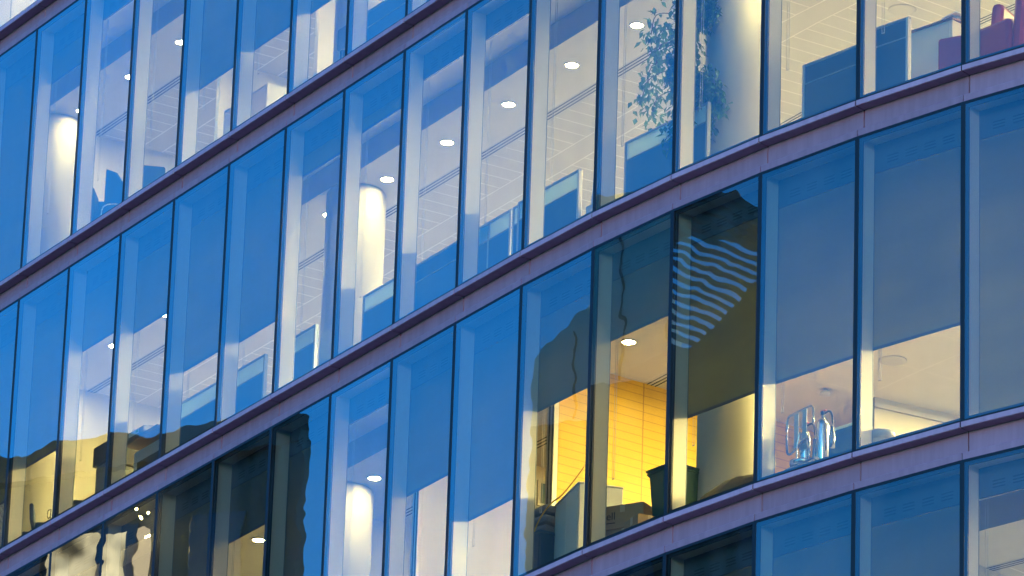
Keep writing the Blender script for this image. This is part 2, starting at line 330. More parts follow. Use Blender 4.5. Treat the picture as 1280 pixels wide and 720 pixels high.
def ledge_mesh():
    mb = MB(); mb.prism([(.02, 0), (-.035, -.006), (-.035, -.062), (-.028, -.068), (.112, -.072), (.112, -.03), (.02, -.01)], .009, 1.491, M['ledge']); mb.prism([(.02, -.004), (-.027, -.010), (-.027, -.058), (.112, -.066), (.112, -.03), (.02, -.012)], -.012, .009, M['black']); return mb.mesh('ledge')
def spandrel_mesh():
    mb = MB(); mb.box(.013, 1.487, .108, .128, -.335, -.070, M['metal']); mb.box(-.012, .013, .126, .129, -.335, -.070, M['black']); mb.box(-.010, .006, .010, .11, -.418, -.340, M['black']); mb.prism([(.002, -.4195), (.0, -.345), (.004, -.338), (.13, -.332), (.13, -.4195)], .006, 1.494, M['metal']); return mb.mesh('spandrel_panel')
ME = dict(frame=frame_mesh(), pane=pane_mesh(), fin=fin_mesh(), pelmet=pelmet_mesh(), cord=cord_mesh(), ledge=ledge_mesh(), sp=spandrel_mesh())
BL = {1: {15: 2.6, 14: 3.62, 13: .8, 10: 2.47, 9: 2.43, 8: 2.45, -1: 2.4},
      2: {15: 2.7, 14: 2.77, 13: 2.44, 12: 1.2, 11: 1.4, 10: 2.4, 9: 2.45, 8: .65, 7: .55},
      3: {10: 2.45, 9: 1.09, 8: 3.6, 6: 1.73, 5: 2.46, 4: 1.53, 3: 1.1, 2: 2.45, 1: 2.44, 0: 2.43, -1: 3.6, -2: 3.6},
      4: {0: 2.45, 1: 2.6, 2: 2.45, 3: 2.4, 5: 2.4}, 0: {12: 2.4}}
bm_cache = {}
for row in range(5):
    for b in range(-2, 16):
        rz = -R_(TH[b]); p = bl(V[b+1], zr(row))
        if not (row == 0 and b < 11) and not (row == 1 and b < 4):
            wn = link('window', ME['frame'], BLD, p, rz)
            link('pane', ME['pane'], wn); link('fin', ME['fin'], wn); link('pelmet', ME['pelmet'], wn)
            dr = BL.get(row, {}).get(b, 0)
            if dr:
                if dr not in bm_cache: bm_cache[dr] = blind_mesh(dr)
                link('blind', bm_cache[dr], wn)
            if dr < 3: link('blind_cord', ME['cord'], wn)
            link('ledge', ME['ledge'], BLD, p, rz)
            link('spandrel_panel', ME['sp'], BLD, p, rz)
        else:   # storeys above the frame of the photograph: same module without its inner parts
            wn = link('window', ME['frame'], BLD, p, rz); link('pane', ME['pane'], wn)
# ---- cross walls
def cross_wall(row, b, x, d0, d1, m, top=CEIL, hopper=False, post=True):
    mb = MB(); A = W(b, x, d0); C = W(b, x, d1); n = tan(b)*.05; z = zr(row); Ln = d1-d0
    q = [bl(A+n, z), bl(C+n, z), bl(C+n, z+top), bl(A+n, z+top)]
    mb.face(q, m, [(0, 0), (Ln, 0), (Ln, top), (0, top)])
    q = [bl(A-n, z), bl(C-n, z), bl(C-n, z+top), bl(A-n, z+top)]; mb.face(q[::-1], m, [(0, top), (Ln, top), (Ln, 0), (0, 0)])
    mb.face([bl(A-n, z), bl(A+n, z), bl(A+n, z+top), bl(A-n, z+top)], m); mb.face([bl(C-n, z), bl(C+n, z), bl(C+n, z+top), bl(C-n, z+top)], m)
    if m is not M['yellow']: mb.face([bl(A-n, z+top-.001), bl(A+n, z+top-.001), bl(C+n, z+top-.001), bl(C-n, z+top-.001)], m)
    o = mb.build('partition_wall', BLD)
    if post:
        mb = MB(); mb.box(-.07, .07, -.07, -.005, 0, top, M['alu']); mb.box(-.03, -.012, -.076, -.07, 0, top, M['dark']); mb.box(.04, .052, -.076, -.07, 0, top, M['dark'])
        mb.build('wall_post', o, (A.x-BASE.x, A.y-BASE.y, z), -R_(TH[b]))
    if hopper:
        g = W(b, x+.05, 2.95); mb = MB()
        for k in range(3):
            zz = 3.12-k*.36
            mb.box(0, .05, -.02, .60, zz-.34, zz, M['alu'], .004)
            mb.box(.05, .056, .03, .55, zz-.30, zz-.04, M['hop'])
        mb.box(.02, .20, .0, .58, 1.98, 2.02, M['white']); mb.box(0, .03, -.05, .62, 1.4, 3.14, M['white'])
        mb.build('hopper_window', o, (g.x-BASE.x, g.y-BASE.y, z), -R_(TH[b]))
    return o
cross_wall(3, 3, -2.45, 1.31, 8.2, M['yellow'])
cross_wall(3, 6, -1.45, 1.31, 6.0, M['wall'], hopper=True)
cross_wall(3, 8, -1.45, 1.31, 6.0, M['wall'], hopper=True)
cross_wall(3, 11, -1.5, 1.31, 6.0, M['wall'])
cross_wall(3, 13, -1.5, 1.31, 6.0, M['wall'])
cross_wall(2, 13, -1.9, 1.2, 6.0, M['wall'], post=False)
cross_wall(1, 12, -3.75, 2.0, 7.0, M['wall'], post=False)
cross_wall(1, 11, -1.80, 2.3, 7.0, M['wall'], post=False)
cross_wall(1, 8, -2.78, 1.9, 7.0, M['wall'], post=False)
cross_wall(4, -1, -1.3, 1.7, 6.0, M['wall'])
cross_wall(0, 15, -1.5, 1.7, 6.0, M['wall'])
# white wall at the right of the lower storey, and the slim panel beside the right column
mb = MB(); z = zr(3)
a, c = Vector((4.42, 64.82)), Vector((8.9, 67.2)); t_ = (c-a).normalized(); n_ = Vector((t_.y, -t_.x))
mb.face([bl(a, z), bl(c, z), bl(c, z+3.18), bl(a, z+3.18)], M['wall']); mb.face([bl(a, z), bl(a-n_*.12, z), bl(a-n_*.12, z+CEIL), bl(a, z+CEIL)], M['hem'])
mb.face([bl(a+n_*.03, z+3.18), bl(c+n_*.03, z+3.18), bl(c+n_*.03, z+3.24), bl(a+n_*.03, z+3.24)], M['white']); mb.face([bl(a, z+3.2), bl(c, z+3.2), bl(c, z+CEIL), bl(a, z+CEIL)], M['ceilB'])
mb.build('partition_wall', BLD)
mb = MB(); mb.box(0, .045, 0, .05, 0, CEIL, M['dark']); mb.box(.045, .30, .01, .04, 0, CEIL, M['wall']); g = W(3, .22, 1.40); mb.build('wall_panel', BLD, bl(g, z), -R_(TH[2]))
# ---- recessed ceiling lights
def lens_mesh():
    mb = MB(); mb.lathe([(.078, -.004), (.078, .0)], M['lens'], 24); return mb.mesh('lens')
def trim_mesh():
    mb = MB(); mb.lathe([(.079, -.001), (.079, -.012), (.098, -.012), (.104, -.001)], M['trim'], 28); return mb.mesh('trim')
LM, TM = lens_mesh(), trim_mesh()
ORD = {0: 'topmost corner', 1: 'top', 2: 'second', 3: 'third', 4: 'bottom'}
NUM = ['first', 'second', 'third', 'fourth', 'fifth', 'sixth', 'seventh', 'eighth', 'ninth', 'tenth', 'eleventh', 'twelfth', 'thirteenth', 'fourteenth', 'fifteenth', 'sixteenth', 'seventeenth', 'eighteenth', 'nineteenth', 'twentieth']
RN = {0: 'corner storey', 1: 'top storey', 2: 'second storey', 3: 'third storey', 4: 'lowest storey'}
def ceiling_light(row, i, d):
    p = O(i, d); o = thing('ceiling_light', 'round lit downlight, %s, %s from right%s' % (RN[row], NUM[i-B0-1], ', deeper row' if d > 2 else ''), 'ceiling light', (p.x, p.y, zr(row)+CEIL), 0, 'recessed round downlights')
    link('lens', LM, o); link('trim', TM, o)
mb = MB(); mb.box(-.27, .27, -.27, .27, -.012, -.006, M['panel']); PM = mb.mesh('diffuser'); mb = MB(); mb.box(-.27, .27, -.27, .27, -.012, -.006, M['fill2']); PM2 = mb.mesh('diffuser'); mb = MB()
for q in ((-.3, .3, -.3, -.27), (-.3, .3, .27, .3), (-.3, -.27, -.27, .27), (.27, .3, -.27, .27)): mb.box(*q, -.018, -.001, M['trim'])
PF = mb.mesh('frame')
def fill_light(row, i, d):  # unseen glowing panels, added so their bounce brightens the rooms
    p = O(i, d); o = thing('fill_panel_light', 'unseen added square fill light deep in the %s, %s from right' % (RN[row], NUM[i-B0-1]), 'ceiling light', (p.x, p.y, zr(row)+CEIL), -R_(50), 'added unseen fill lights')
    link('diffuser', PM2 if row == 3 and i < 3 else PM, o); link('frame', PF, o)
for row in range(5):
    for i in range(B0+1, B1+1):
        if row == 0 and i < 11: continue
        if row == 1 and i < 4: continue
        ceiling_light(row, i, 1.52)
        if row == 3 and i < 3: ceiling_light(row, i, 3.3)
        d2 = 5.4 if i > 2 else 7.2
        if row == 3 and 2 < i < 6: ceiling_light(row, i, 3.0); continue  # these deeper downlights are hidden extras, added to brighten beside the amber wall
        if row == 3: d2 = 4.0 if 2 < i < 10 else 7.3 if i <= 2 else 5.4
        if row == 3 and i in (7, 9): continue
        fill_light(row, i, d2)
#---- interior things
def at(name, label, cat, row, b, x, d, z=0, turn=0, group=None):
    p = W(b, x, d); return thing(name, label, cat, (p.x, p.y, zr(row)-.02+z), -R_(TH[b])+turn, group)
def desk_screen(row, b, x0, x1, label, ztop=1.26, d=.8, band=True, post=None, fab='screen'):
    t = at('desk_screen', label, 'desk screen', row, b, x0, d, group='blue desk screens behind the glass'); Wd = x1-x0
    zt = ztop+.02
    mb = MB(); mb.box(.03, Wd-.03, -.02, .02, .12, zt-.25, M[fab], .006); mb.build('panel', t)
    mb = MB(); mb.box(.03, Wd-.03, -.012, .012, zt-.235, zt-.03, M['scrglass' if band else fab]); mb.build('top_panel', t)
    mb = MB(); mb.box(0, Wd, -.024, .024, zt-.03, zt, M['rail'], .004); mb.box(.0, Wd, -.024, .024, zt-.25, zt-.235, M['rail'], .003)
    for s, xx in (('l', 0), ('r', Wd-.035)): mb.box(xx, xx+.035, -.026, .026, 0, zt-.001, M['alu' if post in (s, 'lr') else 'rail'], .003)
    mb.box(0, Wd, -.02, .02, .08, .12, M['rail'])
    mb.build('frame', t)
    mb = MB()
    for xx in (.05, Wd-.11): mb.box(xx, xx+.06, -.15, .15, 0, .02, M['steel'])
    mb.build('foot', t); return t
desk_screen(2, 3, -.49, 1.10, 'blue desk screen with pale top strip below the leaves of the potted fig')
desk_screen(2, 4, -1.35, -.02, 'blue desk screen ending in a white post beside a small propped white board', post='r')
desk_screen(2, 5, -1.35, -.09, 'blue desk screen with slim right post, one bay left of the white-posted screen', post='r')
desk_screen(2, 5, -.05, .6, 'narrow blue desk screen section right of a slim post, second row of windows')
desk_screen(2, 6, -.9, .9, 'plain blue desk screen without pale strip, in the bay right of the lit column', band=False)
desk_screen(2, 7, -.68, .6, 'blue desk screen with pale strip in front of the brightly lit round column')
desk_screen(2, 8, -1.3, -.38, 'blue desk screen with pale strip left of the lit round column, under the low blind')
desk_screen(2, 9, -1.5, -.2, 'blue desk screen glimpsed below a low blind, first bay left of the open pale room')
desk_screen(2, 10, -1.3, .1, 'blue desk screen above the reflected dark roofline, below a low blind')
desk_screen(2, 1, -.14, .78, 'dark blue fabric desk screen in the first bay right of the big pale column', 1.17, band=False, post='l', fab='screen2')
desk_screen(2, 0, -.62, .06, 'dark blue desk screen with white right post next to the cream cabinet', 1.27, band=False, post='r', fab='screen2')
desk_screen(1, 7, -1.0, .5, 'dark blue desk screen in the top row, right of the pink folder', 1.18, band=False)
desk_screen(1, 6, -.9, .8, 'plain blue desk screen at the very top edge above the second band', 1.2, band=False)
t = at('board', 'small white board propped beside the white-posted blue desk screen', 'board', 2, 4, .03, .86)
mb = MB(); mb.box(0, .10, 0, .02, .75, 1.12, M['white'], .003, Matrix.Rotation(.12, 4, 'Y')); mb.build('sheet', t); mb = MB(); mb.box(-.02, .3, .0, .3, 0, .8, M['lgrey'], .01); mb.build('stand', t)
# cream cabinet with papers
t = at('cabinet', 'cream office cabinet with papers on top between a blue screen and a red armchair', 'cabinet', 2, 0, -.68, 1.68)
mb = MB(); mb.box(0, .62, 0, .45, 0, 1.60, M['cream'], .008); mb.build('body', t)
mb = MB(); mb.box(.03, .59, -.012, 0, 1.0, 1.57, M['cream'], .004); mb.build('drawer', t)
mb = MB(); mb.box(.03, .59, -.014, .0, .35, .94, M['cream'], .004); mb.box(.08, .54, -.018, -.012, .45, .88, M['hem']); mb.build('door', t)
mb = MB(); mb.box(-.01, .64, -.02, .46, 1.60, 1.625, M['wood'], .004); mb.build('top', t)
t2 = at('paper_stack', 'loose white papers on the cream cabinet', 'papers', 2, 0, -.40, 1.76, 1.646)
mb = MB(); mb.box(0, .30, 0, .22, 0, .03, M['paper']); mb.box(.03, .34, .02, .25, .03, .05, M['paper'], 0, Matrix.Rotation(.12, 4, 'Z')); mb.box(.1, .36, .03, .2, .05, .062, M['paper'], 0, Matrix.Rotation(-.2, 4, 'Z')); m_ = mb.mesh('paper_sheets'); link('sheets', m_, t2)
def armchair(row, b, x, d, turn, label):
    t = at('armchair', label, 'armchair', row, b, x, d, 0, turn, 'red armchairs')
    mb = MB(); mb.box(-.28, .28, -.28, .26, .30, .46, M['red'], .05); mb.build('seat', t)
    mb = MB(); mb.box(-.32, .32, .22, .36, .28, 1.02, M['red'], .06, Matrix.Rotation(-.10, 4, 'X')); mb.build('backrest', t)
    for s in (-1, 1):
        mb = MB(); mb.box(s*.28, s*.38, -.30, .30, .14, .66, M['red'], .045); mb.build('armrest', t)
    for sx in (-1, 1):
        for sy in (-1, 1):
            mb = MB(); mb.tube([(sx*.27, sy*.24, 0), (sx*.26, sy*.22, .30)], .018, M['wood'], 8, sub=1); mb.build('leg', t)
armchair(2, 0, 1.02, .80, R_(-75), 'red leather armchair seen from behind beside the cream cabinet, top right')
armchair(2, -1, .10, .80, R_(-100), 'red leather armchair nearest the right edge of the photo')
t = at('side_cupboard', 'dark plum cupboard at the right edge behind the red armchair', 'cupboard', 2, -1, .30, .9)
mb = MB(); mb.box(0, .7, 0, .4, 0, .55, M['navy'], .01); mb.build('base', t); mb = MB(); mb.box(0, .7, 0, .4, .552, 1.35, M['plum'], .02); mb.build('body', t)
# potted fig
t = at('potted_fig', 'tall leafy green potted fig in front of the big pale column, top of the photo', 'plant', 2, 3, .72, .82)
mb = MB(); mb.lathe([(.15, 0), (.20, .38), (.215, .38), (.215, .40), (.19, .40)], M['pot'], 24); mb.build('pot', t)
mb = MB(); mb.lathe([(.185, .36), (.02, .375)], M['soil'], 24); mb.build('soil', t)
mb = MB(); rnd = random.Random(11)
mb.tube([(0, 0, .36), (.03, .01, .9), (-.02, .0, 1.5), (.03, .0, 2.1), (.0, 0, 3.1)], [.025-.0009*i for i in range(20)], M['bark'], 8)
tips = []
for k in range(26):
    z0 = 1.0+k*.085; a = rnd.uniform(0, 6.28); r = rnd.uniform(.15, .42); ca, sa = math.cos(a), math.sin(a)*.6; n = 58
    if k in (5, 8, 10, 12, 14, 16): ca, sa, r, n = -1, rnd.uniform(-.2, .1), rnd.uniform(.5, .85), 22; z0 += .1
    e = (ca*r, sa*r*.7, z0+rnd.uniform(.05, .25)); m1 = (ca*r*.5, sa*r*.4, z0+.16); e2 = (ca*r*1.12, sa*r*.8, e[2]-.22)
    mb.tube([(0, 0, z0), m1, e, e2], .006, M['bark'], 5); tips += [(m1, n), (e, n), (e2, n)]
mb.build('trunk', t)
mb = MB()
for p, n in tips:
    for j in range(n):
        c = Vector(p)+Vector((rnd.gauss(0, .07), rnd.gauss(0, .06), rnd.gauss(-.03, .09))); c.y = max(min(c.y, .2), -.42)
        l, wd = rnd.uniform(.08, .13), rnd.uniform(.022, .034)
        q = Matrix.Translation(c) @ Matrix.Rotation(rnd.uniform(0, 6.28), 4, 'Z') @ Matrix.Rotation(rnd.uniform(.2, 1.4), 4, 'Y') @ Matrix.Rotation(rnd.uniform(-.6, .6), 4, 'X')
        mb.face([q @ Vector(v) for v in ((0, 0, 0), (l*.4, wd, .006), (l, 0, -.015), (l*.4, -wd, .006))], M['leaf'])
mb.build('foliage', t)
# wheelie bin
def rbox(mb, w0, d0, z0, w1, d1, z1, m, cx=0, cy=0):
    b = bmesh.new(); A = [b.verts.new((cx+sx*w0/2, cy+sy*d0/2, z0)) for sx, sy in ((-1, -1), (1, -1), (1, 1), (-1, 1))]; B = [b.verts.new((cx+sx*w1/2, cy+sy*d1/2, z1)) for sx, sy in ((-1, -1), (1, -1), (1, 1), (-1, 1))]
    b.faces.new(A[::-1]); b.faces.new(B)
    for i in range(4): b.faces.new((A[i], A[(i+1) % 4], B[(i+1) % 4], B[i]))
    bmesh.ops.bevel(b, geom=list(b.edges), offset=.02, segments=2, affect='EDGES'); mb.merge(b, m)
def wheelie(b_, x, d, turn, label):
    t = at('wheelie_bin', label, 'bin', 3, b_, x, d, 0, turn, None)
    mb = MB(); rbox(mb, .34, .34, .08, .44, .46, .98, M['binm']); rbox(mb, .48, .50, .95, .49, .51, 1.0, M['binm']); mb.build('body', t)
    mb = MB(); rbox(mb, .52, .54, 1.0, .50, .52, 1.035, M['binm']); rbox(mb, .42, .44, 1.025, .30, .30, 1.065, M['binm']); mb.tube([(-.2, .27, 1.0), (0, .30, 1.03), (.2, .27, 1.0)], .016, M['binm']); mb.build('lid', t)
    for s_ in (-1, 1):
        mb = MB(); mb.lathe([(.10, -.025), (.10, .025)], M['black2'], 20, Matrix.Translation((s_*.2, .2, .10)) @ Matrix.Rotation(math.pi/2, 4, 'Y')); mb.build('wheel', t)
wheelie(3, .52, .88, .05, 'dark green wheelie bin with closed lid against the amber slatted wall')
# boxes
def textmesh(txt, size, m, name):
    cu = bpy.data.curves.new(name, 'FONT'); cu.body = txt; cu.size = size; cu.extrude = .001; o = bpy.data.objects.new(name, cu); COL.objects.link(o)
    dg = bpy.context.evaluated_depsgraph_get(); me = bpy.data.meshes.new_from_object(o.evaluated_get(dg)); bpy.data.objects.remove(o); me.materials.clear(); me.materials.append(m); return me
def cbox(x, d, z, w, dp, h, turn, label, txt=None):
    t = at('cardboard_box', label, 'cardboard box', 3, 3, x, d, z, turn, 'cardboard boxes by the amber wall')
    mb = MB(); mb.box(-w/2, w/2, -dp/2, dp/2, 0, h, M['card'], .004); mb.build('carton', t)
    mb = MB(); mb.box(-w/2-.001, w/2+.001, -.025, .025, h-.05, h+.0015, M['tape']); mb.box(-.02, .02+.02, -dp/2-.0015, dp/2, h-.09, h+.001, M['tape']); mb.build('tape', t)
    if txt:
        o = link('printed_word', textmesh(txt, .13, M['ink'], 'printed_word'), t, (-w/2+.03, -dp/2-.002, h-.17)); o.rotation_euler = (math.pi/2, 0, 0)
        mb = MB(); mb.box(-w/2+.03, -w/2+.2, -dp/2-.003, -dp/2, h-.215, h-.205, M['ink']); mb.build('printed_line', t)
cbox(.02, .66, 0, .62, .42, .36, .35, 'bottom cardboard box of the stack left of the wheelie bin')
cbox(.0, .62, .36, .56, .40, .28, .45, 'upper cardboard box printed with a dark word, left of the wheelie bin', 'cell')
cbox(.42, .50, 0, .36, .30, .38, -.2, 'smaller cardboard box tucked between the stack and the wheelie bin')
# white cabinet, cushions, blue crate, cable
t = at('white_cabinet', 'tall white cabinet standing at an angle before the slatted wall end', 'cabinet', 3, 4, .12, .92, 0, -.28)
mb = MB(); mb.box(-.28, .60, -.28, .25, 0, 1.17, M['white'], .008); mb.build('body', t); mb = MB(); mb.box(-.27, .155, -.292, -.281, .03, 1.14, M['white'], .003); mb.build('door', t); mb = MB(); mb.box(.165, .59, -.292, -.281, .03, 1.14, M['white'], .003); mb.build('door', t)
mb = MB(); mb.box(-.29, .61, -.295, .255, 1.17, 1.19, M['white'], .004); mb.build('top', t)
for k in range(3):
    t = at('cushion', '%s of three grey rolled cushions stacked left of the white cabinet' % ['bottom', 'middle', 'topmost'][k], 'cushion', 3, 4, -.42+.03*k, .72, .84+.115*k, .2-.1*k, 'grey cushions stacked by the white cabinet')
    mb = MB(); mb.box(-.16, .16, -.16, .16, 0, .105, M['cushion'], .045); mb.build('cover', t)
t = at('blue_crate', 'blue plastic crate under the stack of grey cushions', 'crate', 3, 4, -.42, .72); mb = MB(); rbox(mb, .36, .40, 0, .42, .44, .80, M['blue']); mb.build('body', t); mb = MB(); rbox(mb, .45, .47, .78, .45, .47, .84, M['blue']); mb.build('rim', t)
t = at('yellow_cable', 'yellow cable hanging over the top of the white cabinet', 'cable', 3, 4, 0, .6)
mb = MB(); mb.tube([(.40, .18, 1.62), (.22, .12, 1.42), (.06, .02, 1.21), (-.08, -.03, 1.14), (-.22, -.08, 1.0), (-.34, -.1, .80), (-.36, -.1, .5)], .009, M['cable'], 6); mb.build('lead', t)
# tarpaulin
t = at('tarpaulin_heap', 'crumpled brown tarpaulin heaped on the floor below the low blind', 'tarpaulin', 3, 2, .55, .52)
b = bmesh.new(); bmesh.ops.create_icosphere(b, subdivisions=4, radius=1); rnd = random.Random(3)
from mathutils import noise
for v in b.verts:
    v.co = Vector((v.co.x*.78, v.co.y*.30, max(v.co.z, 0)*.44+.0)); k = noise.noise(v.co*5.5)*.07+abs(noise.noise(v.co*9+Vector((3, 1, 2))))*.05
    cr = abs(noise.noise(Vector((v.co.x*7+v.co.z*4, v.co.y*5, 2))))*.10; k -= cr
    v.co.z = max(0, v.co.z*(1+.35*noise.noise(Vector((v.co.x*2.2, 1, 5))))+k*(1 if v.co.z > .02 else 0)+.10*(v.co.x if v.co.z > .05 else 0)); v.co.y += k*.5
mb = MB(); mb.merge(b, M['tarp']); mb.build('sheet', t)
# chrome extinguisher trolley
t = at('extinguisher_trolley', 'chrome trolley frame standing on the floor behind the glass, carrying two steel cylinders', 'trolley', 3, 1, .12, .50, 0, -.15)
mb = MB(); mb.tube([(.0, -.12, .48), (-.01, -.12, .62), (-.005, -.12, .80), (.03, -.12, .872), (.10, -.11, .885), (.33, -.08, .915), (.40, -.08, .89), (.42, -.08, .82), (.42, -.08, .70)], .013, M['steel'], 10)
mb.tube([(.0, -.12, .48), (.02, -.12, .44), (.08, -.12, .43), (.22, -.13, .47), (.34, -.14, .52), (.42, -.15, .50), (.44, -.15, .42), (.43, -.15, .27)], .013, M['steel'], 10)
mb.tube([(.26, -.14, .62), (.22, -.15, .45), (.24, -.16, .27)], .012, M['chrome'], 8)
for x, y in ((.03, -.1), (.5, -.1), (.03, .14), (.5, .14)): mb.tube([(x, y, .25), (x, y, .06)], .012, M['steel'], 8, sub=1)
mb.build('frame', t)
for x in (.11, .26):
    mb = MB(); mb.box(x, x+.075, -.112, -.10, .47+.1*x, .865+.09*x, M['lgrey'], .004); mb.build('back_plate', t)
mb = MB(); mb.box(.0, .54, -.15, .17, .235, .262, M['steel'], .004); mb.lathe([(.15, .262), (.16, .30), (.16, .325), (.145, .325)], M['chrome'], 28, Matrix.Translation((.18, -.02, 0))); mb.build('base', t)
for s in (.03, .5):
    mb = MB(); mb.lathe([(.05, -.015), (.05, .015)], M['black2'], 16, Matrix.Translation((s, -.1, .05)) @ Matrix.Rotation(math.pi/2, 4, 'Y')); mb.build('wheel', t)
def cyl(x, d, z, r, h, label):
    t = at('gas_cylinder', label, 'fire extinguisher', 3, 1, x, d, z, 0, 'steel cylinders on the chrome trolley')
    mb = MB(); mb.lathe([(r*.9, 0), (r, .02), (r, h-.09), (r*.92, h-.05), (r*.7, h-.02), (r*.3, h), (.02, h+.01), (.02, h+.05)], M['chrome'], 32); mb.build('vessel', t)
    mb = MB(); mb.box(-.02, .02, -.02, .02, h+.03, h+.08, M['black2'], .005); mb.box(-.03, .05, -.012, .012, h+.075, h+.09, M['orange'], .004); mb.build('valve', t)
    mb = MB(); mb.tube([(.02, 0, h+.05), (.10, 0, h+.06), (.145, 0, h-.01), (.15, 0, h-.15)], .011, M['black2']); mb.build('hose', t)
    mb = MB(); mb.lathe([(.030, h-.38), (.026, h-.30), (.022, h-.14), (.012, h-.12)], M['steel'], 16, Matrix.Translation((.15, 0, 0))); mb.build('horn', t)
    mb = MB(); mb.lathe([(r+.002, h*.45), (r+.002, h*.72)], M['lgrey'], 32); mb.build('sleeve', t) if x < .3 else mb.bm.free()
cyl(.53, .50, .27, .07, .52, 'taller steel cylinder with orange valve at the right of the chrome trolley')
cyl(.28, .48, .27, .06, .43, 'shorter steel cylinder at the left of the chrome trolley')
t = at('low_screen', 'dark blue low divider right of the chrome trolley', 'divider', 3, 1, -.22, 1.2); mb = MB(); mb.box(0, .75, -.02, .02, .1, .95, M['screen2'], .006); mb.build('panel', t); mb = MB(); mb.box(-.01, .76, -.025, .025, .95, .98, M['scrglass'], .004); mb.build('rail', t)
mb = MB(); mb.box(.03, .08, -.12, .12, 0, .1, M['rail']); mb.box(.66, .71, -.12, .12, 0, .1, M['rail']); mb.build('foot', t)
t = at('waste_bin', 'small pale waste bin with a bin liner at the foot of the white fin', 'bin', 3, 0, .02, .42); mb = MB(); mb.lathe([(.11, 0), (.14, .33), (.145, .33)], M['lgrey'], 24); mb.build('body', t)
mb = MB(); mb.lathe([(.148, .26), (.152, .33), (.15, .36), (.12, .375), (.11, .33)], M['bag'], 18); mb.build('liner', t)
t = at('smoke_detector', 'small white round smoke detector on the ceiling above the chrome trolley', 'smoke detector', 3, 1, -3.655, 4.741, CEIL+.02); mb = MB(); mb.lathe([(.05, -.001), (.055, -.02), (.10, -.025)][::-1]+[(.07, -.06), (.02, -.065)], M['white'], 24); mb.build('housing', t)
for (rw, bb, x, d, la) in ((3, 0, -3.55, 4.78, 'round unlit ceiling grille in the pale room at right'), (2, 0, -2.82, 4.05, 'round ceiling grille above the dark blue screen with a white post')):
    t = at('ceiling_grille', la, 'ceiling grille', rw, bb, x, d, CEIL+.02); mb = MB(); mb.lathe([(.17, -.001), (.16, -.012), (.11, -.012)], M['grille'], 28); mb.build('ring', t); mb = MB(); mb.lathe([(.11, -.004), (.01, -.006)], M['grille'], 24); mb.build('disc', t)
# lower left of second row: copier, shelf, cabinet, chairs
t = at('copier', 'grey copier with a lit pale label behind the glass, above brown drawers', 'copier', 2, 11, -.80, .80, 0, .0)
mb = MB(); mb.box(0, .95, 0, .5, 0, .95, M['lgrey'], .01); mb.box(.12, .9, -.006, .01, .55, .78, M['black2']); mb.box(.2, .85, -.006, .01, .2, .45, M['wood']); mb.build('body', t)
mb = MB(); mb.box(-.05, .9, -.14, .4, 1.02, 1.08, M['wood'], .01); mb.build('shelf', t)
mb = MB(); mb.prism([(-.16, 1.08), (-.16, 1.16), (.3, 1.24), (.3, 1.08)], -.02, .55, M['grey']); mb.box(.14, .42, -.165, -.155, 1.09, 1.15, M['paper']); mb.box(.34, .41, -.168, -.164, 1.105, 1.135, M['green']); mb.build('scanner', t)
t = at('tall_cupboard', 'narrow dark cupboard beside a mullion left of the copier', 'cupboard', 2, 12, -.40, .8); mb = MB(); mb.box(0, .32, 0, .4, 0, 1.06, M['grey'], .008); mb.build('body', t); mb = MB(); mb.box(-.04, .36, -.04, .44, 1.06, 1.34, M['black2'], .01); mb.build('top_box', t)
def office_chair(row, b, x, d, turn, label, m='black2', h=.86, arms=True):
    t = at('office_chair', label, 'office chair', row, b, x, d, 0, turn, 'office chairs')
    mb = MB(); mb.box(-.23, .23, -.23, .23, .42, .50, M[m], .03); mb.build('seat', t)
    mb = MB(); mb.box(-.21, .21, .20, .26, .52, h, M[m], .028, Matrix.Rotation(-.08, 4, 'X')); mb.build('backrest', t)
    mb = MB(); mb.tube([(0, 0, .08), (0, 0, .42)], .025, M['chrome'], 10, sub=1)
    for k in range(5): a = k*1.2566; mb.tube([(0, 0, .1), (.28*math.cos(a), .28*math.sin(a), .05)], .016, M['chrome'], 8, sub=1); mb.lathe([(.025, -.02), (.025, .02)], M['black2'], 10, Matrix.Translation((.28*math.cos(a), .28*math.sin(a), .026)) @ Matrix.Rotation(math.pi/2, 4, 'Y'))
    mb.build('base', t)
    if arms:
        for s in (-1, 1): mb = MB(); mb.tube([(s*.24, .15, .46), (s*.27, .12, .66), (s*.27, -.10, .68), (s*.25, -.16, .46)], .013, M['chrome']); mb.build('armrest', t)
office_chair(2, 12, -.42, .72, 2.8, 'black office chair back showing low in the amber room beside a mullion', h=.72, arms=False)
office_chair(2, 13, -.55, .75, 2.9, 'dark office chair at the lower left in the amber room, left one of the pair', 'navy', .80, False)
office_chair(2, 13, -.02, .75, 2.6, 'dark office chair at the lower left in the amber room, right one of the pair', 'navy', .80, False)
office_chair(1, 12, -.30, .80, 2.5, 'navy chair with chrome arms in front of tall dark boards, top row', 'navy', 1.0)
office_chair(1, 11, -.55, .70, 1.2, 'navy chair with a chrome arm loop, right of the tall dark boards', 'navy', 1.08)
